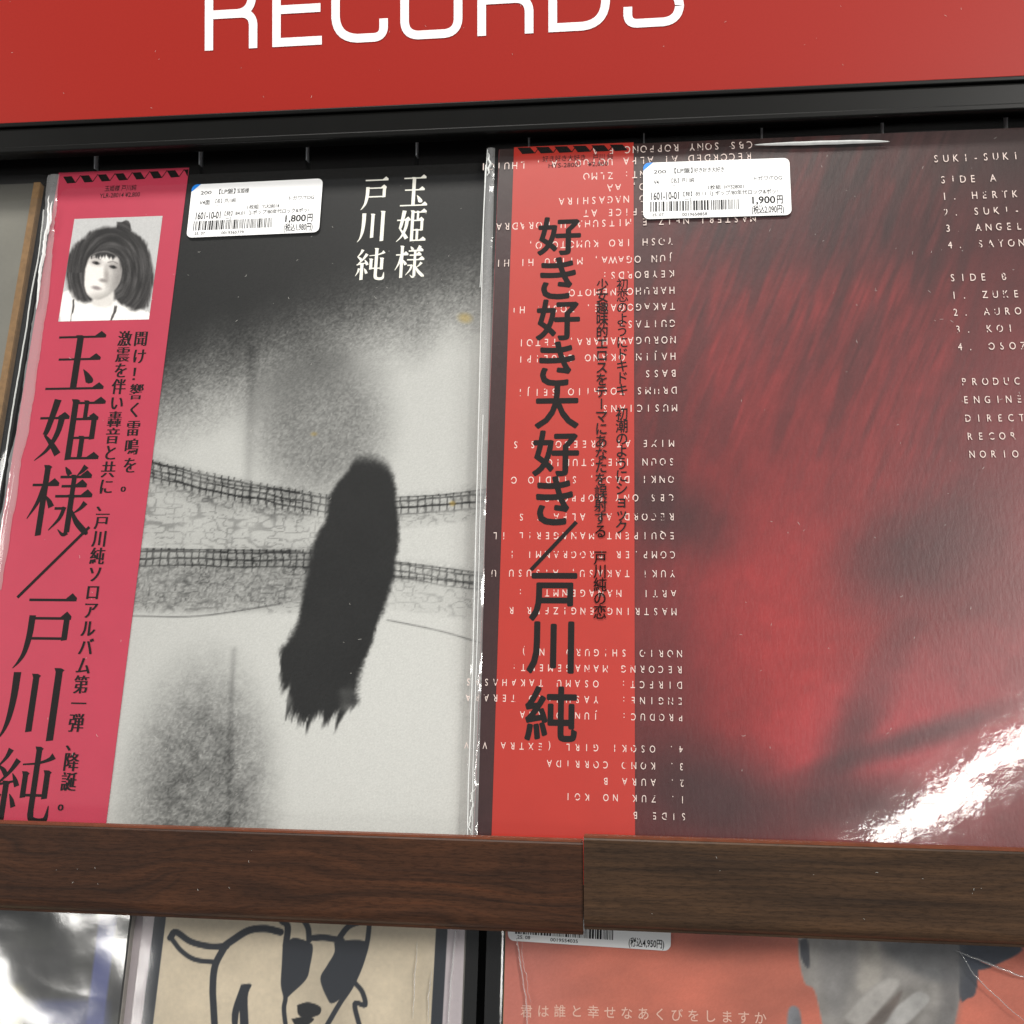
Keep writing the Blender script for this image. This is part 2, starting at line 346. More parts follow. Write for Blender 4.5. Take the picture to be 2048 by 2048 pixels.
def sheet(name, fr, u0, u1, v0, v1, nx, ny, z, art, mat, parent, label=None):
    """a printed sheet: a grid whose points carry the ink colour of the picture"""
    us = np.linspace(u0, u1, nx + 1); vs = np.linspace(v0, v1, ny + 1); U, V = np.meshgrid(us, vs); U = U.ravel(); V = V.ravel()
    x, y = fr.px(U, V, z); col = np.clip(art(x, y), 0, 255)
    lin = np.where(col <= 10, col / 255 / 12.92, ((col / 255 + .055) / 1.055) ** 2.4)
    me = bpy.data.meshes.new(name); n = len(U); me.vertices.add(n)
    me.vertices.foreach_set('co', np.column_stack([U, V, np.full(n, z)]).ravel())
    i, j = np.meshgrid(np.arange(nx), np.arange(ny)); a = (j * (nx + 1) + i).ravel(); q = np.column_stack([a, a + 1, a + nx + 2, a + nx + 1]).ravel()
    me.loops.add(len(q)); me.loops.foreach_set('vertex_index', q); me.polygons.add(len(a)); me.polygons.foreach_set('loop_start', np.arange(len(a)) * 4); me.polygons.foreach_set('loop_total', np.full(len(a), 4))
    at = me.attributes.new('ink', 'FLOAT_COLOR', 'POINT'); at.data.foreach_set('color', np.column_stack([lin, np.ones(n)]).ravel())
    me.update(); me.validate(); return link(name, me, mat, parent, label)
def filmsheet(name, u0, u1, v0, v1, nx, ny, fn, mat, parent):
    us = np.linspace(u0, u1, nx + 1); vs = np.linspace(v0, v1, ny + 1); U, V = np.meshgrid(us, vs); U = U.ravel(); V = V.ravel(); Z = fn(U, V)
    if isinstance(Z, tuple): U, V, Z = Z
    i, j = np.meshgrid(np.arange(nx), np.arange(ny)); a = (j * (nx + 1) + i).ravel()
    me = mesh_from(name, np.column_stack([U, V, Z]), np.column_stack([a, a + 1, a + nx + 2, a + nx + 1]).tolist(), True)
    return link(name, me, mat, parent)

# ------------------------------------------------------------------ the stand: sign, rail, back wall, shelf boards
SIGN = Frame((0, .038, 0), 0)
RAIL = Frame((0, .030, 0), 0)
BACK = Frame((0, .056, 0), 0)
XL, XR = -.75, .62

# back wall
wall = box('back_wall', XL, XR, .0585, .064, -.60, .1795, M_BLACKM); tag(wall, kind='structure')

# red sign with the word in extended grotesque letters
zb = SIGN.at(1024, 200)[1]
sign = thing('sign_board', 'red shop sign board with large white lettering above the black rail', 'sign', Frame((0, .038, 0), 0))
box('board', XL, XR, zb, zb + .26, -.006, 0, M_RED, sign, .0004)
def round_path(pts, r, closed=False, n=7):
    out = []; P = [np.array(p, float) for p in pts]; N_ = len(P)
    for i in range(N_):
        if not closed and i in (0, N_ - 1): out.append(P[i]); continue
        a, b, c = P[i - 1], P[i], P[(i + 1) % N_]; rr = min(r, np.linalg.norm(a - b) * .5, np.linalg.norm(c - b) * .5)
        p0 = b + (a - b) / np.linalg.norm(a - b) * rr; p1 = b + (c - b) / np.linalg.norm(c - b) * rr
        for k in range(n + 1):
            t = k / n; out.append((1 - t) ** 2 * p0 + 2 * t * (1 - t) * (b * .86 + (p0 + p1) * .07) + t * t * p1)
    if closed: out.append(out[0])
    return out
T = .118
def letter(ch, x0, y0, wd, H):
    fl = Flat(.0003, 6e-6); t = T; a, b = t / 2, wd / H - t / 2; c, d = t / 2, 1 - t / 2; mid = .485
    def pt(P, r=0, closed=False):
        Q = round_path(P, r, closed) if r else P
        Q = np.array(Q, float)
        if not r:
            for k in range(len(Q) - 1): fl.ribbon([(x0 + p[0] * H, y0 + p[1] * H) for p in (Q[k], Q[k + 1])], t * H)
        else:
            if closed: Q = np.vstack([Q, Q[1]])
            fl.ribbon([(x0 + p[0] * H, y0 + p[1] * H) for p in Q], t * H)
    if ch == 'R':
        pt([(a, 0), (a, 1)]); pt([(a, d), (b - .02, d), (b - .02, mid), (a, mid)], .20); pt([(a + .3, mid), (b, mid), (b, 0)], .18)
    elif ch == 'E':
        pt([(a, 0), (a, 1)]); pt([(a, c), (b + t / 2, c)]); pt([(a, mid + .02), (b + t / 2 - .02, mid + .02)]); pt([(a, d), (b + t / 2 - .01, d)])
    elif ch == 'C': pt([(b, .31), (b, c), (a, c), (a, d), (b, d), (b, .69)], .30)
    elif ch == 'O': pt([((a + b) / 2, c), (b, c), (b, d), (a, d), (a, c), ((a + b) / 2, c)], .31)
    elif ch == 'D':
        pt([(a, 0), (a, 1)]); pt([(a, c), (b, c), (b, d), (a, d)], .31)
    elif ch == 'S': pt([(a, .29), (a, c), (b, c), (b, mid), (a, mid + .04), (a, d), (b, d), (b, .72)], .22)
    o = fl.make('letter', M_WHITE, sign)
    return o
for ch, xa, xb_, yb in (('R', 410, 515, 102), ('E', 545, 644, 95), ('C', 663, 776, 89), ('O', 801, 925, 81), ('R', 955, 1067, 73), ('D', 1097, 1220, 66), ('S', 1247, 1368, 57)):
    ua, va = SIGN.at(xa, yb); ub, _ = SIGN.at(xb_, yb - (xb_ - xa) * .0525)
    ut, vt = SIGN.at(xa, yb - 146)
    letter(ch, ua, SIGN.at(411, 102)[1], ub - ua, vt - va)

# black rail under the sign, with the row of thin upright ribs
def lip_y(fr, y): return fr.at(1024, y)[1]
rail = thing('black_rail', 'black plastic rail running under the red sign', 'rail', RAIL)
r0, r1 = RAIL.at(1024, 259)[1], RAIL.at(1024, 203)[1]
box('rail_face', XL, XR, r0, r1 - .0016, -.012, 0, M_BLACK, rail, .0012, seg=3)
box('rail_top', XL, XR, r1 - .0015, r1 + .0006, -.0135, .0012, M_BLACK, rail, .0005)
box('rail_lip', XL, XR, r0 - .0012, r0 + .0016, -.002, .0016, M_BLACK, rail, .0006)
slot = thing('slotted_strip', 'black slotted strip behind the record tops with thin grey ribs', 'strip', BACK)
s1 = BACK.at(1024, 240)[1]; s0 = BACK.at(1024, 314)[1]
us = np.array([BACK.at(x * 1.06, y * 1.06)[0] for x, y in ((183, 300), (381, 295), (583, 290), (787, 283), (998, 276), (1213, 268), (1434, 256), (1663, 243), (1897, 229))])
pitch = (us[-1] - us[0]) / 8; xs = [us[0] + pitch * k for k in range(-3, 12)]
ytop, ybot = BACK.at(624, 296)[1], BACK.at(624, 323)[1]
for k in range(len(xs) - 1):
    box('panel', xs[k] + .0008, xs[k + 1] - .0008, s0 - .004, s1 + .03, -.0015, 0, M_BLACKM, slot, .0006)
for x in xs:
    box('rib', x - .00032, x + .00032, ybot, ytop + .010, -.002, .0024, M_RIB, slot, .0001)

# two walnut shelf boards
def shelf(name_label, xa, xb, ztop, zbot, yf, mat):
    t = thing('shelf_board', name_label, 'shelf', Frame((xa, yf, zbot), 0), 'walnut shelf fronts')
    h = ztop - zbot; Lx = xb - xa; th = .0026
    prof = [(-th, .0), ]
    rad = .0055
    pr = [(h - .0008, 0)] + [(rad + 0, 0)]
    prof = [(h, -th), (h, -.0006), (h - .0006, 0)]
    for k in range(9):
        a = k / 8 * math.pi / 2; prof.append((rad - rad * math.sin(a), -(rad - rad * math.cos(a))))
    prof.append((0, -th))
    V = []; n = len(prof)
    for X in (0, Lx): V += [(X, y, z) for y, z in prof]
    Fc = [(i, (i + 1) % n, n + (i + 1) % n, n + i) for i in range(n)] + [tuple(range(n))[::-1], tuple(range(n, 2 * n))]
    # mapped so the grain runs with the board: mesh in thing space, z out
    me = mesh_from('front_panel', V, Fc); link('front_panel', me, mat, t)
    box('edge_band', .0002, Lx - .0002, h + .00005, h + .0008, -th, -.0004, M_EDGE, t)
    box('ledge', .0005, Lx - .0005, .0006, .0030, -.066, -th - .0002, M_BLACKM, t, .0005)
    return t
LF = Frame((0, -.064, 0), 0); LF2 = Frame((0, -.0652, 0), 0)
shelf('swirled dark walnut shelf front below the black and white record, left of the joint', XL, LF.at(1166, 1780)[0], LF.at(600, 1667.5)[1], LF.at(600, 1851)[1], -.064, M_W1)
shelf('straight grained greyish walnut shelf front below the red record, right of the joint', LF2.at(1167.5, 1780)[0], XR, LF2.at(1600, 1690)[1], LF2.at(1600, 1882)[1], -.0652, M_W2)

# ------------------------------------------------------------------ record sleeves
A = Frame((0, 0, 0), LEAN)                     # plane of the upper left cover
S = .315
GR_U = 'record sleeves on the upper shelf'; GR_L = 'record sleeves on the lower shelf'
def record(fr0, u_left, v_top, label, group, side=M_SIDE, art=None, mat=None, nx=10, ny=10, vcut=None, thick=.0035, S=S):
    fr = fr0.sub(u_left, v_top - S)
    t = thing('record_sleeve', label, 'record', fr, group)
    cv = box('cover', 0, S, 0, S, -thick, -.0001, side, t, .0004)
    if art is not None:
        v0 = 0 if vcut is None else vcut
        sheet('cover_picture', fr, .0002, S - .0002, v0, S - .0002, nx, ny, 0, art, mat, cv)
    return t, fr, cv

# ---- price sticker: flat label with rounded corners, blue corner mark, bar code and printing
def sticker(parent, fr, z, corners, rows, bars_seed, cut=None):
    (xa, ya), (xb, yb), (xc, yc) = corners       # top left, top right, bottom left in the photo
    p0 = np.array(fr.at(xc, yc, z)); px_ = np.array(fr.at(xa, ya, z)); pr = np.array(fr.at(xb, yb, z))
    W = np.linalg.norm(pr - px_); H = np.linalg.norm(px_ - p0); ang = math.atan2(pr[1] - px_[1], pr[0] - px_[0])
    st = bpy.data.objects.new('price_sticker', None)
    # outline
    r = .0026; P = []
    for cx, cy, a0 in ((W - r, r, -90), (W - r, H - r, 0), (r, H - r, 90), (r, r, 180)):
        for k in range(7): a = math.radians(a0 + 15 * k); P.append((cx + r * math.cos(a), cy + r * math.sin(a)))
    n = len(P); V = [(x, y, 0) for x, y in P] + [(x, y, -.00012) for x, y in P]
    me = mesh_from('price_sticker', V, [tuple(range(n))] + [(i, n + i, n + (i + 1) % n, (i + 1) % n) for i in range(n)])
    st = link('price_sticker', me, M_LABEL, parent); st.location = (p0[0], p0[1], z); st.rotation_euler = (0, 0, ang)
    fl = Flat(.00005); P = []
    for k in range(7): a = math.radians(90 + 15 * k); P.append((r + r * math.cos(a), H - r + r * math.sin(a)))
    fl.poly([(W * .068, H - .00001)] + P + [(.00001, H - W * .062)]); fl.make('corner_mark', M_BLUE, st)
    fl = Flat(.00005)
    for (txt, x, y, wd, h, off) in rows: line(fl, txt, W * x, H * y, W * wd, H * h, off + (.010 if h < .1 else .010))
    fl.make('lettering', M_INKL, st)
    rg = random.Random(bars_seed); fl = Flat(.00005, 0); x = .045
    while x < .645:
        b = rg.choice([.0035, .0035, .006, .006, .0125]); g = rg.choice([.0045, .005, .007, .009])
        if x + b < .65: fl.poly([(W * x, H * .125), (W * (x + b), H * .125), (W * (x + b), H * .30), (W * x, H * .30)])
        x += b + g
    fl.make('bar_code', M_INKL, st)
    return st
def rows_for(v4, title, tw, author_code, rel, price, tax, num):
    return [('200', .072, .80, .085, .065, 0), ('【LP盤】', .215, .80, .125, .075, .0), (title, .35, .80, tw, .07, .0),
            (v4, .072, .61, .035 if v4 == 'V4' else .08, .075, .004), ('【名】戸川純', .195, .63, .155, .065, 0), ('ー', .20, .545, .022, .05, 0), ('トガワ/TOG', .755, .62, .19, .065, -.004),
            ('1枚組', .445, .49, .085, .065, 0), (author_code, .555, .49, .13, .065, 0),
            ('1601-10-01', .055, .335, .19, .135, .01), (rel, .275, .385, .64, .065, 0), ('ー〕', .285, .30, .04, .05, 0),
            (price[:-1], .74, .215, .155, .125, .012), ('円', .905, .215, .04, .12, .01), ('(税込' + tax + '円)', .735, .05, .215, .115, .004),
            ('25. 07', .06, .045, .08, .05, 0), (num, .265, .035, .17, .055, 0)]

# ================= upper left record: grey print with pink paper band
cu, cv_ = A.at(118, 349), A.at(660, 337)
UL1 = A.at(110, 700)[0] * 0 + A.at(118, 349)[0]; VT1 = A.at(660, 337)[1]
def art1(x, y):
    col = np.zeros((len(x), 3)) + np.array([24, 25, 22.])
    g = vnoise(x, y, 60, 3); gr = rng.random(len(x)) - .5; fine = vnoise(x, y, 3.4, 8, 2)
    d = (y - (905 - x * .36)) / 165 + (g - .5) * .30           # dark upper part melting into a pale field
    pale = smooth(-.9, .95, d)
    tone = 21 + pale * 160
    rough = pale * (1 - pale) * 4
    tone += (fine - .5) * 62 * rough
    tone += ell(x, y, 790, 1480, 320, 520, 0, .95) * pale * 14
    # soft round shade and two faint cloths crossing
    tone -= ell(x, y, 640, 845, 125, 140, 0, .5) * (62 + (fine - .5) * 60)
    for (P, wd, dk) in (([(300, 940), (440, 985), (600, 1010)], 60, 26), ([(270, 1160), (420, 1165), (600, 1150)], 110, 34), ([(780, 1010), (880, 1002), (975, 985)], 34, 16), ([(780, 1140), (880, 1150), (975, 1165)], 40, 14)):
        tone -= stroke(x, y, P, wd, 16) * (dk + (fine - .5) * 70)
    for P in ([(300, 922), (440, 965), (600, 985)], [(300, 945), (440, 985), (600, 1005)], [(285, 1098), (430, 1100), (600, 1102)], [(265, 1232), (400, 1232), (560, 1208)],
              [(780, 995), (880, 990), (975, 978)], [(780, 1016), (880, 1010), (975, 1002)], [(775, 1122), (880, 1135), (975, 1148)], [(770, 1150), (880, 1160), (975, 1172)], [(775, 1240), (880, 1262), (975, 1290)]):
        tone -= stroke(x, y, P, 2.2, 2.0) * (60 + 60 * vnoise(x, y, 12, 77, 2))
    def net(x0, x1, yt, hh, rows, amt):
        nonlocal tone
        s_ = y - yt; inside = smooth(x0 - 4, x0 + 4, x) * smooth(x1 + 4, x1 - 4, x) * (s_ > 0) * smooth(hh + 8, hh - 8, s_)
        jx = x + (vnoise(x, y, 40, 61, 2) - .5) * 12; js = s_ + (vnoise(x, y, 40, 62, 2) - .5) * 6
        grid_ = np.maximum(smooth(2.6, .8, np.abs((js % 14) - 7)), smooth(2.4, .8, np.abs((jx % 15) - 7.5))) * smooth(rows + 8, rows - 4, s_)
        q1 = vnoise(x, y * 1.7, 20, 63, 1) - .5; q2 = vnoise(x, y * 1.7, 17, 64, 1) - .5
        web = np.maximum(smooth(.08, .0, np.abs(q1)), smooth(.08, .0, np.abs(q2))) * smooth(rows - 8, rows + 10, s_)
        tone = tone - inside * (grid_ * 84 + web * 34 + 12) * amt * (.55 + .9 * vnoise(x, y, 50, 66, 2))
    net(255, 720, 918 + (x - 300) * .235 - (x - 300) ** 2 * .0001, 172, 44, 1); net(255, 700, 1096 + (x - 285) * .01, 128, 36, 1)
    net(750, 978, 996 - (x - 780) * .085, 60, 34, .95); net(720, 978, 1120 + (x - 780) * .14, 95, 34, .8)
    for k in range(0):                                        # short cross threads
        xx = 300 + k * 12; tone -= stroke(x, y, [(xx, 925 + (xx - 300) * .22), (xx - 3, 948 + (xx - 300) * .2)], 1.6, 1.2) * 85
        tone -= stroke(x, y, [(xx - 20, 1102), (xx - 24, 1130)], 1.6, 1.2) * 80
        if k < 15: tone -= stroke(x, y, [(xx + 480, 994 - k * 1.2), (xx + 478, 1015 - k * 1.2)], 1.6, 1.2) * 85
    # grey stain with grain, lower left
    st = ell(x, y, 400, 1610, 125, 240, 4, .55); tone -= st * (74 + (fine - .5) * 80 + (vnoise(x, y, 24, 12) - .5) * 60)
    tone -= stroke(x, y, [(468, 1300), (462, 1420), (458, 1660)], 9, 7) * 30
    tone -= stroke(x, y, [(505, 700), (500, 850), (495, 1000)], 14, 12) * 22
    tone -= ell(x, y, 985, 1300, 55, 620, -1, .8) * 30
    # a plain upright ink blot, no figure
    ax, ay = 748., 915.; dx_, dy_ = 620. - 748, 1450. - 915; ln = math.hypot(dx_, dy_); dx_ /= ln; dy_ /= ln
    al = (x - ax) * dx_ + (y - ay) * dy_; ac = (x - ax) * -dy_ + (y - ay) * dx_     # along and across one broad dry brush stroke
    ac = ac + 14 * np.sin(al / 160.) + (vnoise(x, y, 40, 21, 3) - .5) * 14
    hair = vnoise(ac * 1.0 + 400, al * .05 + 400, 9, 23, 3) - .5
    half = 44 + 44 * np.sin(np.clip(al, 0, ln) / ln * 2.2) - 14 * smooth(330, 560, al) + (vnoise(x, y, 110, 33, 2) - .5) * 60
    mb = smooth(half + 9, half - 7, np.abs(ac) + 7 * (fine - .5)) * smooth(-14, 20, al - ac * ac * .006 + 7 * (fine - .5)) * smooth(ln + 14 + hair * 110, ln - 16 + hair * 110, al + ac * ac * .010)
    mb = mb * (1 - .5 * smooth(.0, .3, vnoise(x, y, 70, 29, 3) - .45) * smooth(260, 480, al))
    tone = tone * (1 - mb) + (24 + (g - .5) * 10) * mb
    tone += gr * (8 + 16 * rough)
    col = np.stack([tone * 1.0, tone * 1.003, tone * .985], 1)
    col = lay(col, ell(x, y, 930, 636, 13, 9, 10, .7) * .5 + ell(x, y, 905, 1007, 6, 5, 0, .5) * .6 + ell(x, y, 628, 868, 6, 4, 0, .6) * .4, (170, 140, 60))
    return col
rec, fr, cv = record(A, UL1, VT1, 'record sleeve with grainy black and white cover and pink paper band, on the upper shelf', GR_U, M_SIDE, art1, M_ART1, 500, 640)
# title on the cover
fl = Flat(.00008)
def cellpx(ch, x0, y0, x1, y1, z, heavy=1.0):
    a = fr.at(x0, y1, z); b = fr.at(x1, y0, z); mincho(fl, ch, (a[0] + b[0]) / 2, (a[1] + b[1]) / 2, b[0] - a[0], b[1] - a[1], heavy)
for ch, x0, y0, x1, y1 in (('玉', 798, 349, 857, 415), ('姫', 791, 418, 853, 486), ('様', 788, 491, 849, 558), ('戸', 720, 355, 780, 421), ('川', 713, 421, 775, 486), ('純', 708, 497, 772, 562)):
    if ch == '戸': fl.make('title_lettering', M_TITLE, cv); fl = Flat(.00008)
    cellpx(ch, x0, y0, x1, y1, 0, 1.25)
fl.make('artist_lettering', M_TITLE, cv)
# paper band
z = .0004
oL, oT = fr.at(120, 346, z)[0] - .0006, fr.at(378, 335, z)[1]; oR = fr.at(378, 335, z)[0]
obi = box('paper_band', oL, oR, .0005, oT, z - .00025, z, M_PINK, rec)
fl = Flat(z + .00007)
def pp(x, y): return fr.at(x, y, z)
n = 7; 
for k in range(8):
    q = []
    for dx, dy in ((610, 65), (692, 60), (733, 125), (650, 131)):
        xx = dx + 167 * k; yy = dy - 9.6 * k; q.append(pp(xx * .207, 340 + yy * .207))
    q = [(min(a, oR - .0001), b) for a, b in q]
    fl.poly(q)
    if k < 7:
        a = pp((728 + 167 * k) * .207, 340 + (124 - 9.6 * k) * .207); b = pp((780 + 167 * k) * .207, 340 + (52 - 9.6 * k) * .207); fl.ribbon([a, b], .0004)
fl.make('zigzag_print', M_INK, obi)
fl = Flat(z + .00007)
def lpx(txt, x0, y0, x1, h, off=0.0, fat=0.0, fr_=None, z_=None):
    f = fr_ or fr; zz = z if z_ is None else z_
    a = f.at(x0, y0, zz); b = f.at(x1, y0, zz); c = f.at(x0, y0 - h, zz); line(fl, txt, a[0], a[1], b[0] - a[0], c[1] - a[1], off, 0, .73, fat)
lpx('玉姫様 戸川純', 209, 382, 272, 9, .008)
lpx('YLR-28014 ¥2,800', 199, 396, 279, 9, .008)
for ch, x0, y0, x1, y1 in (('玉', 96, 661, 213, 784), ('姫', 76, 794, 202, 925), ('様', 58, 931, 180, 1075), ('戸', 34, 1190, 150, 1338), ('川', 0, 1335, 127, 1485), ('純', -16, 1497, 105, 1647)):
    if ch == '戸': fl.ribbon([pp(179, 1054), pp(35, 1195)], .0013); fl.make('title_lettering', M_INK, obi); fl = Flat(z + .00007)
    a = fr.at(x0, y1, z); b = fr.at(x1, y0, z); c0 = fr.at(x0, (y0 + y1) / 2, z); c1 = fr.at(x1, (y0 + y1) / 2, z)
    mincho(fl, ch, (c0[0] + c1[0]) / 2, (a[1] + b[1]) / 2, (c1[0] - c0[0]), b[1] - a[1], 1.12)
fl.make('artist_lettering', M_INK, obi); fl = Flat(z + .00007)
# small columns: thin horizontals, heavy verticals
def colpx(txt, xa, ya, xb, yb, wpx, hpx, off=-.006, fat=.00028):
    a = fr.at(xa, ya, z); b = fr.at(xb, yb, z); ym = (ya + yb) / 2; wd = (fr.at(xa + wpx, ya, z)[0] - a[0]); h = a[1] - fr.at(xa, ya + hpx, z)[1]
    column(fl, txt, a[0], a[1], b[0], b[1], wd, h, off, fat)
colpx('聞け！響く雷鳴を。', 282, 677, 257, 968, 28, 33)
colpx('激震を伴い轟音と共に、戸川純ソロアルバム第一弾、降誕。', 250, 677, 133, 1603, 28, 33)
fl.make('band_lettering', M_INK, obi)
# small portrait of a dark haired sitter (plain, unspecific)
def art_p(x, y):
    X = x; Y = y; col = np.zeros((len(x), 3)) + 188.
    X = X + (vnoise(x * 3, y * .6, 12, 90, 2) - .5) * 7; Y = Y + (vnoise(x, y, 9, 91, 2) - .5) * 5
    hair = poly(X, Y, [(165, 478), (190, 460), (225, 454), (262, 462), (290, 484), (304, 525), (304, 575), (294, 612), (268, 620), (240, 606), (220, 598), (165, 604), (146, 590), (133, 560), (136, 515), (148, 492)], 5)
    bow = poly(X, Y, [(236, 444), (258, 443), (262, 470), (232, 470)], 2)
    col = lay(col, poly(X, Y, [(118, 660), (124, 592), (160, 578), (240, 600), (300, 628), (302, 660)], 2), (236, 234, 232))
    col = lay(col, np.maximum(hair, bow), (44, 42, 42))
    face = poly(x, y, [(170, 538), (182, 512), (212, 503), (238, 518), (243, 548), (232, 576), (208, 596), (186, 598), (169, 578)], 3)
    col = lay(col, poly(x, y, [(188, 590), (226, 580), (222, 612), (186, 610)], 4), (214, 210, 206))
    col = lay(col, face, (230, 226, 222)); fl_ = face
    col = lay(col, fl_ * ell(x, y, 240, 560, 20, 46, 12, .9) * .8, (120, 116, 114)); col = lay(col, fl_ * ell(x, y, 205, 602, 26, 14, 0, .9) * .7, (140, 136, 132))
    col = lay(col, fl_ * ell(x, y, 213, 550, 5, 16, -4, .9) * .7, (140, 134, 130)); col = lay(col, fl_ * ell(x, y, 206, 561, 7, 3.5, 8, .8) * .7, (110, 104, 102))
    for cx, cy in ((192, 526), (226, 534)):
        col = lay(col, ell(x, y, cx, cy - 2, 12, 7, 12, .9) * .55, (130, 124, 122)); col = lay(col, ell(x, y, cx, cy, 7.5, 3.2, 12, .4) * .9, (64, 60, 60)); col = lay(col, ell(x, y, cx + 1, cy, 2.8, 2.8, 0, .5), (24, 24, 24))
        col = lay(col, stroke(x, y, [(cx - 10, cy - 9), (cx, cy - 11), (cx + 9, cy - 7)], 2, 1.8) * .6, (90, 84, 84))
    col = lay(col, ell(x, y, 193, 576, 9, 3.6, 12, .7) * .8, (120, 110, 110)); 
    fr_edge = 508 + 10 * vnoise(x * 1.6, y * .1, 6, 94, 2) + 10 * (vnoise(x, y * .1, 3, 95, 1) - .5)
    col = lay(col, face * smooth(fr_edge + 5, fr_edge - 3, y), (46, 44, 44))
    col = lay(col, stroke(X, Y, [(168, 520), (160, 555), (166, 596)], 12, 3) + stroke(X, Y, [(246, 520), (254, 560), (244, 600)], 14, 4), (44, 42, 42))
    col = lay(col, stroke(X, Y, [(148, 600), (140, 645)], 2.5, 1) + stroke(X, Y, [(232, 612), (224, 642)], 5, 1), (70, 66, 66))
    rr_ = np.hypot(x - 222, (y - 545) * .75); aa_ = np.arctan2(y - 545, x - 222); hs = vnoise(rr_ * 2.0 + 400, aa_ * 14 + 300, 9, 92, 3)[:, None]; dark = smooth(110, 60, col[:, :1]); col = col + dark * (hs - .45) * 80
    return col + (rng.random((len(x), 1)) - .5) * 14
a = pp(147.5, 439); b = pp(324, 431); c = pp(118, 644); d = pp(299.7, 638)
sheet('portrait_picture', fr, (a[0] + c[0]) / 2, (b[0] + d[0]) / 2, (c[1] + d[1]) / 2, (a[1] + b[1]) / 2, 170, 190, z + .00007, art_p, M_ART3, obi)
# bag
w0 = -.0070
def bagfn(U, V):
    zz = .0009 + .00010 * np.sin(V * 60 + U * 25) + .00006 * np.sin(V * 140 + 2)
    edge = smooth(.004, -.007, U); return zz - edge * .0030 + .0007 * edge * np.sin(V * 90) * np.sin(V * 31)
filmsheet('plastic_bag', w0, S + .006, 0, S + .004, 150, 120, bagfn, M_FILM1, rec)
# raised fold along the left border of the bag: the broken glare streaks on it are painted white
def ridge(parent, fr_, pts, wd, hgt, z0, mat, name='bag_fold_or_glare', wob=.0006, seed=1, ends=False):
    P = crom([fr_.at(x, y, z0) for x, y in pts], 14); n = len(P); rg = np.random.default_rng(seed); V = []; k = 7
    T_ = np.gradient(P, axis=0); T_ /= np.linalg.norm(T_, axis=1)[:, None]; Nn = np.stack([-T_[:, 1], T_[:, 0]], 1)
    wv = np.convolve(rg.random(n + 8) - .5, np.ones(5) / 5, 'same')[4:-4] * wob * 3
    for i in range(n):
        env = math.sin(math.pi * min(1, max(0, i / (n - 1)))) ** .5 if ends else 1
        for j in range(k):
            t = j / (k - 1) - .5
            we = wd * (env if ends else 1); V.append((P[i, 0] + Nn[i, 0] * (t * we + wv[i]), P[i, 1] + Nn[i, 1] * (t * we + wv[i]), z0 + hgt * env * math.cos(t * math.pi)))
    Fc = [(i * k + j, i * k + j + 1, (i + 1) * k + j + 1, (i + 1) * k + j) for i in range(n - 1) for j in range(k - 1)]
    return link(name, mesh_from(name, V, Fc, True), mat, parent)
ridge(rec, fr, [(108, 350), (98, 440), (92, 520), (80, 620), (60, 760), (36, 900), (12, 1040), (-10, 1180)], .0060, .0009, .0006, M_FOLD, 'bag_fold_or_glare', .0008, 3)
ridge(rec, fr, [(100, 390), (92, 470), (82, 540), (73, 620)], .0016, .0012, .0024, M_SEAM_GLARE, 'bag_fold_or_glare', .0007, 5, True)  # white strip painted in for the glare on the bag border
ridge(rec, fr, [(104, 402), (101, 440), (96, 470)], .0011, .0007, .0030, M_SEAM_GLARE, 'bag_fold_or_glare', .0005, 8, True)  # second, shorter painted glare streak
sticker(rec, fr, .00125, ((380.4, 369.6), (641.7, 356.9), (372.5, 475.4)),
        rows_for('V4面', '玉姫様', .095, 'YLR28014', '【発】84.01〔J-ポップ/80年代ロック&ポッ/', '1,800円', '1,980', '0019365779'), 11)

DUST1 = (rec, (.07, .2, .04, S - .01))
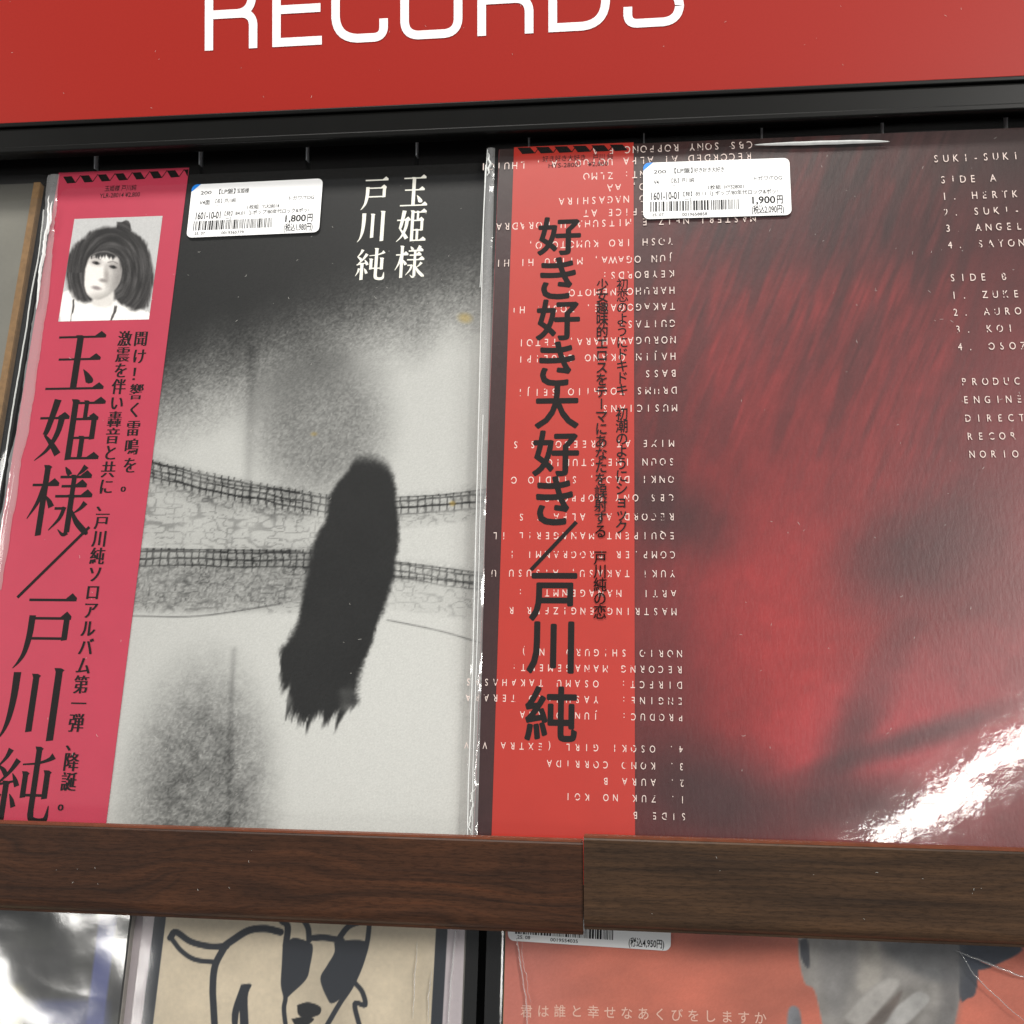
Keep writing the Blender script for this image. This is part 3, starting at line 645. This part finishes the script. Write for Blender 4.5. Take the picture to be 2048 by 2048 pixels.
# ================= upper right record: dark red print with red band and credits
B = A.sub(0, 0, .0062)
zc = 0
UL2 = B.at(988, 560)[0]; VT2 = B.at(1330, 284)[1]
def art2(x, y):
    g = vnoise(x, y, 240, 5, 4); g2 = vnoise(x, y, 26, 6, 3); st = vnoise(x + (y - 500) * .35, y * .16, 22, 9, 4)
    base = np.zeros((len(x), 3)) + np.array([74, 31, 32.])
    base = lay(base, smooth(1320, 1460, x) * smooth(420, 900, y), (104, 34, 37)); base = lay(base, smooth(1250, 1000, x) * .75, (44, 27, 28)); base = lay(base, smooth(520, 280, y) * .8, (46, 36, 34))
    # streaky red field, upper middle
    f = ell(x, y, 1560, 760, 330, 420, 20, .7); base = lay(base, f * smooth(.40, .68, st) * .6, (124, 38, 38))
    base = lay(base, f * smooth(.50, .30, st) * .32, (42, 33, 33))
    sf = vnoise(x + (y - 500) * .42, y * .10, 7, 13, 3); up = smooth(1150, 700, y) * smooth(1330, 1420, x) * smooth(1990, 1850, x)
    base = base * (1 + (up * (sf - .5) * .55)[:, None])
    # glowing red column, lower middle
    base = lay(base, ell(x, y, 1540, 1180, 330, 460, -6, .95) * .7, (122, 38, 40))
    base = lay(base, ell(x, y, 1590, 1390, 130, 300, -5, .95) * .75, (166, 38, 40))
    base = lay(base, ell(x, y, 1780, 1480, 240, 110, -18, .8) * .6, (165, 60, 68))
    # soft dark clouds
    for cx, cy, rx, ry, ro, a in ((1330, 1020, 130, 60, 25, .55), (1830, 1100, 150, 80, -28, .5), (1450, 1600, 150, 85, 20, .75), (1720, 1440, 40, 160, 28, .55), (1820, 1480, 180, 22, -18, .6), (1700, 1610, 120, 60, 0, .6), (1640, 480, 240, 70, 0, .4), (1960, 1000, 120, 260, 8, .2)):
        base = lay(base, ell(x, y, cx, cy, rx, ry, ro, .85) * a, (42, 30, 32))
    base = lay(base, ell(x, y, 1890, 1330, 190, 60, -14, .7) * .55, (140, 56, 60))
    base *= (1 + (g - .5) * .35 + (g2 - .5) * .12)[:, None]
    return base + (rng.random((len(x), 1)) - .5) * 5
rec2, fr, cv = record(B, UL2, VT2, 'dark red record sleeve with bright red paper band and white credits, on the upper shelf', GR_U, M_REDL, art2, M_ART2, 420, 520)
z = .0004
oL, oR = fr.at(1005, 1000, z)[0], fr.at(1268.5, 900, z)[0]; oT = fr.at(1150, 289.5, z)[1]
obi = box('paper_band', oL, oR, .0005, oT, z - .00025, z, M_ORED, rec2)
fl = Flat(z + .00007)
for k in range(6):
    q = []
    for dx, dy in ((328, 68), (440, 66), (486, 118), (372, 124)):
        xx = dx + 162.5 * k; yy = dy - 5.2 * k; q.append(pp(960 + xx * .2277, 280 + yy * .2277))
    fl.poly([(min(a, oR - .0001), min(b, oT)) for a, b in q])
    a = pp(960 + (482 + 162.5 * k) * .2277, 280 + (116 - 5.2 * k) * .2277); b = pp(960 + (520 + 162.5 * k) * .2277, 280 + (66 - 5.2 * k) * .2277)
    if k < 5: fl.ribbon([a, b], .0004)
fl.make('zigzag_print', M_INK, obi)
fl = Flat(z + .00007)
lpx('好き好き大好き　戸川 純', 1085, 323, 1226, 9.5, .0); lpx('HYS-28001   ¥2,800', 1097, 336, 1216, 9, .004)
# heavy gothic title
for ch, x0, y0, x1, y1 in (('好', 1077, 434, 1160, 510), ('き', 1082, 515, 1150, 598), ('好', 1074, 599, 1158, 680), ('き', 1080, 684, 1148, 771), ('大', 1072, 772, 1156, 856), ('好', 1067, 862, 1156, 951), ('き', 1074, 954, 1144, 1049),
                         ('戸', 1061, 1148, 1152, 1240), ('川', 1056, 1245, 1146, 1345), ('純', 1052, 1375, 1152, 1480)):
    if ch == '戸': fl.ribbon([pp(1153, 1044), pp(1062, 1140)], .0016); fl.make('title_lettering', M_INK, obi); fl = Flat(z + .00007)
    V, Fc = glyphs(ch, 0); vx0, vy0 = V.min(0); vx1, vy1 = V.max(0)
    a = fr.at(x0, y1, z); b = fr.at(x1, y0, z); c0 = fr.at(x0, (y0 + y1) / 2, z)[0]; c1 = fr.at(x1, (y0 + y1) / 2, z)[0]
    put(fl, V, Fc, lambda p, q, : c0 + (p - vx0) / (vx1 - vx0) * (c1 - c0), lambda p, q: a[1] + (q - vy0) / (vy1 - vy0) * (b[1] - a[1]), -.00045)
fl.make('artist_lettering', M_INK, obi); fl = Flat(z + .00007)
def colB(txt, xa, ya, xb, yb, wpx, hpx):
    a = fr.at(xa, ya, z); b = fr.at(xb, yb, z); wd = (fr.at(xa + wpx, ya, z)[0] - a[0]); h = a[1] - fr.at(xa, ya + hpx, z)[1]
    column(fl, txt, a[0], a[1], b[0], b[1], wd, h, 0, -.00006)
colB('初恋のようにドキドキ　初潮のようにショック', 1245, 569, 1243, 1054, 25, 26)
colB('少女趣味的エロスをテーマにあなたを誤射する　戸川純の恋', 1205, 570, 1200, 1224, 25, 26)
fl.make('band_lettering', M_INK, obi)
# credits: typed capitals, printed head down along the left, upright at the right
zt = .00042
fl = Flat(zt, 0)
def typed(txt, x, y, step, h, flip):
    u, v = fr.at(x, y, zt); hh = abs(fr.at(x, y - h, zt)[1] - v) / .73; ww = hh * .74
    for i, ch in enumerate(txt):
        if ch == ' ': continue
        cell(fl, ch, u + (-1 if flip else 1) * i * step, v, ww, hh, 0, 0, flip)
ST = .00356
for x, y, s in ((1499, 290, 'CBS SONY ROPPONG F A'), (1497, 313, 'RECORDED AT ALPA UOIUO, A., LHUIOI'), (1499, 341, '            ENT: ZLMO'), (1499, 366, '          IMAO, AA'), (1500, 390, '          ITRO NAGASHIRA'), (1502, 416, '         ZH OFFICE AT'), (1506, 437, 'MASTERI NEIZ E MITSUHARU KORADRA'),
                (1340, 483, 'YOSH IRO KUMOTO,O,'), (1342, 517, 'JUN OGAWA, MITSU HI HI'), (1343, 548, 'KEYBORDS:'), (1344, 581, 'HARUHO NEMOTO'), (1345, 613, 'TAKAGOGALE, TOSHI HI'), (1345, 647, 'GUITAS:'), (1346, 680, 'NORUGAWAHARA, TETOI'), (1346, 713, 'HAJIN OKANO GOUEIPI'), (1347, 747, 'BASS'), (1348, 781, 'DRUMS TOSHIIO SEIJI'), (1349, 816, 'MUSICIANS'),
                (1343, 887, 'MIXE AT FREEDOM S S'), (1343, 924, 'SOUN INE STUDIO,'), (1342, 959, 'ONKI DAOS, STUDIO O'), (1342, 996, 'CBS ONY ROPPONGI'), (1343, 1034, 'RECORD AT ALFA S S'), (1344, 1072, 'EQUIPENT MANAGERIL IL'), (1345, 1110, 'COMP.ER PROGRAMMI I'), (1345, 1148, 'YUKI TAKASU, ATSUSU U'), (1347, 1188, 'ARTI  MANAGENMT: :'), (1348, 1224, 'MASTRING ENGIZEER R'),
                (1359, 1308, 'NORIO SHIGURO  N )'), (1359, 1340, 'RECORNG MANAGEMENT:'), (1359, 1371, 'DIRECT:  OSAMU TAKAHASAS'), (1360, 1403, 'ENGINE:  YASUHIRO TERARA'), (1361, 1436, 'PRODUC:  JUN OGAWA'),
                (1362, 1500, '4. OSOKI GIRL (EXTRA V V'), (1363, 1534, '3. KOMO CORRIDA'), (1364, 1567, '2. AURA B'), (1365, 1600, '1. ZUK NO KOI'), (1367, 1634, 'SIDE B')):
    typed(s, x, y, ST * (1.0), 15, True)
fl.make('credits_lettering', M_CREDIT, rec2); fl = Flat(zt, 0)
STR = .00408
for x, y, s in ((1872, 317, 'SUKI-SUKI'), (1886, 359, 'SIDE A'), (1889, 392, '1. HERTK'), (1892, 424, '2. SUKI-'), (1896, 456, '3. ANGEL'), (1900, 489, '4. SAYON'), (1905, 555, 'SIDE B'), (1908, 590, '1. ZUKE'), (1911, 624, '2. AURO'), (1916, 658, '3. KOI'), (1920, 693, '4. OSOZ'),
                (1928, 763, 'PRODUC'), (1932, 799, 'ENGINE'), (1936, 836, 'DIRECT'), (1940, 872, 'RECOR'), (1944, 908, 'NORIO')):
    typed(s, x, y, STR, 15, False)
fl.make('credits_lettering', M_CREDIT, rec2)
# bag: wide flat border at the left, slack upper edge bowing out at the right
bl = fr.at(966, 450, 0)[0]
def bagfn2(U, V):
    zz = .0010 + .00010 * np.sin(V * 40 + U * 12)
    zz = zz + np.exp(-((U - .19) / .06) ** 2) * smooth(S - .02, S + .004, V) * .0022
    lo = smooth(.02, -.001, V - .14 + U * .0) * 0
    wr = vnoise(U * 1000, V * 1000, 38, 31, 3) - .5
    amp = smooth(.13, .26, U) * smooth(.17, .03, V) * .0004
    bow = np.where(V > S - .002, (V - S + .002), 0)
    Vn = V + smooth(S - .006, S + .003, V) * (.0008 + .0016 * smooth(.16, .30, U)) 
    return U, Vn, zz + wr * amp - smooth(.0, -.010, U) * .0015
filmsheet('plastic_bag', bl, S + .004, 0, S + .0012, 200, 200, bagfn2, M_FILM2, rec2)
ridge(rec2, fr, [(1508, 289.5), (1600, 287), (1700, 284), (1780, 283)], .0019, .0012, .0022, M_SEAM_GLARE, 'bag_edge_glare', .0001, 2, True)  # glare on the bag opening, painted as a white strip
# folded flap strip and its two bright welds
a0 = fr.at(970, 300, 0)[0]
q = Flat(.0004, 0)
P0, P1, P2, P3 = fr.at(974, 297, .0004), fr.at(990, 299, .0004), fr.at(955, 1676, .0004), fr.at(930, 1676, .0004)
V = []; nn = 60
for i in range(nn + 1):
    t = i / nn
    for j in range(7):
        s_ = j / 6; xa = P0[0] + (P3[0] - P0[0]) * t; xb = P1[0] + (P2[0] - P1[0]) * t; yy = P0[1] + (P3[1] - P0[1]) * t
        V.append((xa + (xb - xa) * s_, yy, .0005 + .0004 * math.sin(s_ * math.pi) + .00018 * math.sin(t * 55 + s_ * 4)))
link('bag_fold_or_glare', mesh_from('bag_fold_or_glare', V, [(i * 7 + j, i * 7 + j + 1, (i + 1) * 7 + j + 1, (i + 1) * 7 + j) for i in range(nn) for j in range(6)], True), M_FOLD, rec2)
ridge(rec2, fr, [(975, 300), (968, 420), (963, 600), (958, 800), (951, 1100), (943, 1400), (937, 1560), (935, 1672)], .00045, .00035, .0015, M_SEAM_GLARE, 'bag_weld', .00008, 3)
ridge(rec2, fr, [(971, 330), (963, 520), (960, 575)], .00035, .00035, .0016, M_SEAM_GLARE, 'bag_weld', .00005, 4)
ridge(rec2, fr, [(966, 830), (961, 1000), (955, 1250), (947, 1500), (944, 1672)], .00035, .0003, .0015, M_SEAM_GLARE, 'bag_weld', .00008, 6)
ridge(rec2, fr, [(977, 305), (979, 330), (976, 352)], .0012, .0009, .0016, M_SEAM_GLARE, 'bag_fold_or_glare', .0006, 7, True)
ridge(rec2, fr, [(948, 1575), (941, 1602), (946, 1612), (938, 1650), (944, 1668)], .0007, .0006, .0018, M_SEAM_GLARE, 'bag_fold_or_glare', .0006, 9, True)
sticker(rec2, fr, .0013, ((1284.8, 326), (1576.8, 315.6), (1286.6, 438.4)),
        rows_for('V4', '好き好き大好き', .205, 'HYS28001', '【発】85.11〔J-ポップ/80年代ロック&ポッ/', '1,900円', '2,090', '0019658858'), 23)

def dust(parent, n, box_, z0, seed, size=.0016):
    rg = np.random.default_rng(seed); f_ = Flat(z0, 0)
    for _ in range(n):
        cx = rg.uniform(box_[0], box_[1]); cy = rg.uniform(box_[2], box_[3]); a = rg.uniform(0, math.pi); L_ = size * rg.uniform(.15, 1) ** 1.5 + .0002; k = rg.uniform(-1, 1)
        P = [(cx + math.cos(a + k * t) * L_ * t, cy + math.sin(a + k * t) * L_ * t) for t in (-.5, -.17, .17, .5)]; f_.ribbon(P, [.00004, .00010, .00009, .00004])
    o = f_.make('dust', M_DUST, parent); o['kind'] = 'stuff'; return o
M_DUST = plain('dust_fibre', s2l((196, 194, 188)), .8, .2, .1)
dust(rec2, 110, (.10, S, .04, S - .005), .0021, 5)
# ================= far left record: grey cover with worn kraft edge
D = A.sub(0, 0, -.004)
def art3(x, y):
    g = vnoise(x, y, 90, 41, 4); t = 112 + (g - .5) * 26 - smooth(430, 360, y) * 45  # darker top: shade from the rail painted into the grey
    return np.stack([t, t * .985, t * .91], 1)
uR = D.at(76, 400)[0]
rec3, fr, cv = record(D, uR - S, D.at(60, 366)[1], 'plain grey record sleeve with worn brown edge at the far left of the upper shelf', GR_U, M_CARD, art3, M_ART3, 60, 60)
box('worn_edge', S - .0034, S - .00005, 0, S, 0.00006, .0004, M_CARD, rec3)
filmsheet('plastic_bag', -.004, S + .006, 0, S + .004, 60, 60, lambda U, V: .0012 + .0004 * np.sin(V * 50) - smooth(S - .002, S + .006, U) * .002, M_FILM4, rec3)
ridge(rec3, fr, [(88, 420), (79, 500), (64, 580), (52, 660), (30, 790), (8, 930), (-12, 1050)], .0007, .0005, .0006, M_SEAM_GLARE, 'bag_weld', .0002, 12)

# ================= lower shelf
E = A.sub(0, 0, -.027)
# outlined dog picture
def art_dog(x, y):
    g = vnoise(x, y, 110, 51, 4); g2 = vnoise(x, y, 7, 52, 2)
    base = np.array([214, 200, 176.])[None] * (1 + (g - .5) * .22 + (g2 - .5) * .05)[:, None]
    INK = (38, 43, 52); s = .3727
    def q(L_): return [(240 + p[0] * s, 1820 + p[1] * s) + tuple(v * s for v in p[2:]) for p in L_]
    # paper border and the navy frame
    lx = 332 - (y - 1835) * .122; rx = 872 - (y - 1860) * .055
    base = lay(base, np.maximum(smooth(lx + 1, lx - 1, x), smooth(rx - 1, rx + 1, x)), INK)
    base = lay(base, np.maximum(smooth(lx - 22, lx - 24, x), smooth(rx + 22, rx + 24, x)), (200, 190, 194))
    shapes = [([(270, 150), (300, 118), (380, 170), (480, 195), (570, 195)], 34), ([(285, 165), (330, 220), (400, 265), (500, 280)], 26),
              ([(545, 205), (600, 165), (690, 110), (780, 100), (860, 118)], 38), ([(560, 200), (510, 300), (498, 420), (502, 520), (512, 700)], 36),
              ([(885, 190), (880, 300), (875, 400), (888, 470), (880, 540), (900, 700)], 24), ([(1035, 150), (1100, 148), (1190, 165)], 34), ([(1170, 160), (1225, 90), (1300, 60)], 30),
              ([(1340, 60), (1325, 180), (1290, 300), (1240, 410), (1180, 500), (1110, 620)], 26), ([(1260, 390), (1300, 440), (1315, 510), (1260, 505), (1290, 640)], 26),
              ([(870, 60), (900, 90), (890, 190)], 34), ([(990, 60), (1010, 100), (1015, 160)], 30)]
    for P, W in shapes: base = lay(base, stroke(x, y, q(P), W * s, 1.2), INK)
    for P in ([(885, 190), (930, 150), (1010, 170), (1035, 200), (1020, 300), (1000, 370), (930, 440), (885, 470), (868, 380), (872, 280)],
              [(1150, 175), (1250, 160), (1325, 180), (1300, 290), (1240, 420), (1145, 500), (1110, 470), (1075, 370), (1110, 300), (1150, 230)],
              [(650, 400), (705, 400), (685, 470), (690, 700), (650, 700), (640, 540), (620, 700), (600, 560)]):
        base = lay(base, poly(x, y, q(P), 1.2), INK)
    for P in ([(950, 510), (1010, 495), (1075, 520), (1070, 560), (1020, 575), (960, 565)], [(920, 585), (1000, 570), (1040, 590), (960, 640)]): base = lay(base, poly(x, y, q(P), 1.2), (24, 26, 30))
    return base
uD = E.at(272, 1880)[0] - .003; SD = E.at(929, 1900)[0] - uD
VTL = LF.at(600, 1700)[1]
eT = E.at(600, 1800)[1]
rec4, fr, cv = record(E, uD, eT, 'record sleeve with brush-drawn dog in a navy frame on beige, on the lower shelf', GR_L, M_SIDE, art_dog, M_ART3, 560, 320, vcut=SD - .145, S=SD)
wR = fr.at(905, 1950, 0)[0]
filmsheet('plastic_bag', -.001, E.at(956, 1940)[0] - uD, 0, SD, 90, 60, lambda U, V: .0012 + .0005 * np.sin(V * 33 + 1) + .0002 * np.sin(U * 90), M_FILM4, rec4)
ridge(rec4, fr, [(911, 1862), (906, 1920), (900, 1990), (896, 2060)], .0010, .0007, .0016, M_GLINT, 'bag_fold_or_glare', .0002, 14)
ridge(rec4, fr, [(835, 1880), (829, 1960), (826, 2040)], .0005, .0005, .0015, M_GLINT, 'bag_fold_or_glare', .0003, 15, True)
ridge(rec4, fr, [(864, 1940), (858, 1990), (856, 2048)], .0005, .0005, .0015, M_GLINT, 'bag_fold_or_glare', .0003, 17, True)

# salmon coloured cover with grey photograph of a capped person
def art_sal(x, y):
    g = vnoise(x + y * .5, y * 1.8, 170, 61, 4)
    base = np.array([204, 112, 90.])[None] * (1 + (g - .5) * .34)[:, None]
    base = lay(base, smooth(1260, 1020, x) * .5, (202, 124, 116))
    sc_ = .3872
    def q(L_): return [(1300 + p[0] * sc_, 1300 + p[1] * sc_) for p in L_]
    def pl(P, c, soft=3, a=1.0, curve=True):
        nonlocal base; base = lay(base, poly(x, y, q(P), soft, curve) * a, c)
    pl([(765, 1480), (1620, 1480), (1610, 1660), (1600, 1800), (1570, 1960), (1560, 2100), (930, 2100), (890, 1930), (850, 1760), (800, 1720), (770, 1600)], (158, 154, 150), 2.5)
    pl([(1600, 1480), (1690, 1560), (1685, 1760), (1640, 1800), (1600, 1790)], (66, 70, 80), 2)
    pl([(1620, 1440), (1920, 1530), (1800, 1620), (1680, 1650), (1600, 1560)], (52, 60, 76), 3)
    pl([(770, 1500), (815, 1500), (822, 1640), (785, 1600)], (72, 74, 82), 2)
    pl([(1180, 1500), (1590, 1500), (1600, 1700), (1440, 1700), (1260, 1600)], (100, 102, 106), 14, .7)
    pl([(900, 1500), (1060, 1500), (1040, 1720), (960, 1900), (880, 1700)], (138, 136, 136), 16, .7)
    pl([(1090, 1520), (1180, 1520), (1190, 1700), (1080, 1760)], (182, 176, 168), 10, .8)
    pl([(960, 1990), (1060, 1860), (1180, 1760), (1330, 1740), (1400, 1800), (1380, 1960), (1300, 2100), (960, 2100)], (128, 124, 120), 10, .7)
    pl([(1000, 1900), (1100, 1790), (1220, 1700), (1290, 1720), (1200, 1840), (1100, 1960)], (182, 178, 174), 5, .9)
    pl([(1160, 1930), (1290, 1830), (1380, 1765), (1440, 1790), (1420, 1840), (1280, 1960)], (186, 184, 182), 4, .95)
    pl([(1110, 1940), (1180, 1870), (1300, 1760), (1260, 1860), (1180, 1960)], (104, 92, 86), 5, .8)
    pl([(705, 1960), (715, 1860), (745, 1838), (775, 1870), (778, 1980), (700, 2010)], (132, 134, 140), 3)
    base = lay(base, poly(x, y, q([(1530, 1560), (1605, 1600), (1600, 1800), (1560, 2000), (1480, 2060)]), 14) * .5, (110, 108, 110))
    gg = (vnoise(x, y, 34, 65, 4) - .5)[:, None]; grey = 1 - smooth(10, 40, base[:, :1] - base[:, 2:3]); base = base * (1 + gg * .34 * grey) * (1 - .05 * grey)
    return base + (rng.random((len(x), 1)) - .5) * 5
uS = E.at(1010, 1900)[0]
rec5, fr, cv = record(E.sub(0, 0, .001), uS, eT, 'salmon record sleeve with grey photo of a capped person, on the lower shelf', GR_L, M_YEL, art_sal, M_ART3, 460, 260, vcut=.17)
z = 0; fl = Flat(.0001)
V_, Fc = glyphs('君は誰と幸せなあくびをしますか', 0)
a = fr.at(1040, 2034, 0); 
txt = '君は誰と幸せなあくびをしますか'
for i, ch in enumerate(txt):
    xx = 1053 + i * 33.4; yy = 2022 + max(0, i - 3) * 1.25
    u, v = fr.at(xx, yy, 0); h = abs(fr.at(xx, yy - 27, 0)[1] - v); cell(fl, ch, u, v, h, h, .004)
fl.make('cover_lettering', plain('pale_pink_ink', s2l((238, 196, 178)), .5, .4, .02), cv)
filmsheet('plastic_bag', -.0075, S + .004, 0, S, 120, 100, lambda U, V: .0011 + .0004 * np.sin(V * 45) + (vnoise(U * 1000, V * 1000, 30, 77, 3) - .5) * .0022 * smooth(.13, .24, U) - smooth(0, -.0075, U) * .0028, M_FILM4, rec5)
ridge(rec5, fr, [(1033, 1876), (1040, 1920), (1046, 1960), (1052, 2000), (1056, 2060)], .0007, .0008, .0014, M_GLINT, 'bag_fold_or_glare', .0003, 21)
ridge(rec5, fr, [(1042, 1880), (1048, 1930), (1054, 1962), (1060, 2010)], .0004, .0005, .0016, M_GLINT, 'bag_fold_or_glare', .0006, 22, True)
ridge(rec5, fr, [(1910, 1900), (1960, 1920), (2020, 1945), (2070, 1960)], .0011, .001, .0030, M_GLINT, 'bag_fold_or_glare', .0003, 23, True)
ridge(rec5, fr, [(1918, 1902), (1950, 1950), (2000, 2000), (2060, 2050)], .0006, .0006, .0030, M_GLINT, 'bag_fold_or_glare', .0004, 24, True)
W_s = .0636; 
st = sticker(rec5, fr, .0020, ((1018, 1766), (1340, 1785), (1015, 1881)),
        [('25. 08', .06, .045, .08, .06, 0), ('0019554035', .265, .035, .17, .06, 0), ('(税込4,950円)', .745, .05, .215, .12, .006), ('1601-10-01', .055, .335, .215, .135, .006)], 37)

# wrinkled glossy bag over a dark blue striped cover, far lower left
def art_blue(x, y):
    g = vnoise(x, y, 60, 71, 3); base = np.zeros((len(x), 3)) + np.array([62, 62, 62.])
    base = lay(base, smooth(.45, .6, g) * .3, (90, 92, 84))
    l1 = 244 - (y - 1835) * .125
    base = lay(base, (smooth(l1 - 47, l1 - 45, x) - smooth(l1 - 11, l1 - 9, x)), (84, 92, 148))
    base = lay(base, smooth(1960, 1985, y) * smooth(60, 20, x), (206, 196, 158))
    base = lay(base, smooth(1990, 2010, y) * smooth(50, 80, x) * smooth(230, 200, x) * .8, (88, 94, 140))
    return base
Gf = E.sub(0, 0, .006)
uG = Gf.at(268 - 5, 1850)[0]
rec6, fr, cv = record(Gf, uG - S, eT, 'dark record sleeve with blue stripe under a shiny wrinkled bag, at the lower left', GR_L, M_SIDE, art_blue, M_ART3, 260, 160, vcut=.17)
def wr(U, V):
    n1 = vnoise(U * 1000, V * 1000, 46, 81, 3) - .5; r = vnoise(U * 1000 * .6, V * 1000, 26, 83, 2) - .5
    n3 = vnoise(U * 1000 + V * 400, V * 1000, 75, 85, 2) - .5; return .0030 + n3 * .0060 + n1 * .0014 + .0004 * np.abs(r)
filmsheet('plastic_bag', S - .16, S + .0005, .17, S, 220, 200, wr, M_FILM3, rec6)

dust(rec, 90, (.02, .20, .03, S - .01), .0019, 6)
dust(sign, 60, (-.30, .40, zb + .002, zb + .075), .0004, 8, .0012)
for o_ in [o for o in C.objects if o.name.startswith('shelf_board')]:
    dust(o_, 26, (.25 if o_.location.x < -.3 else .002, .70 if o_.location.x < -.3 else .35, .004, .030), .0001, 9, .0009)
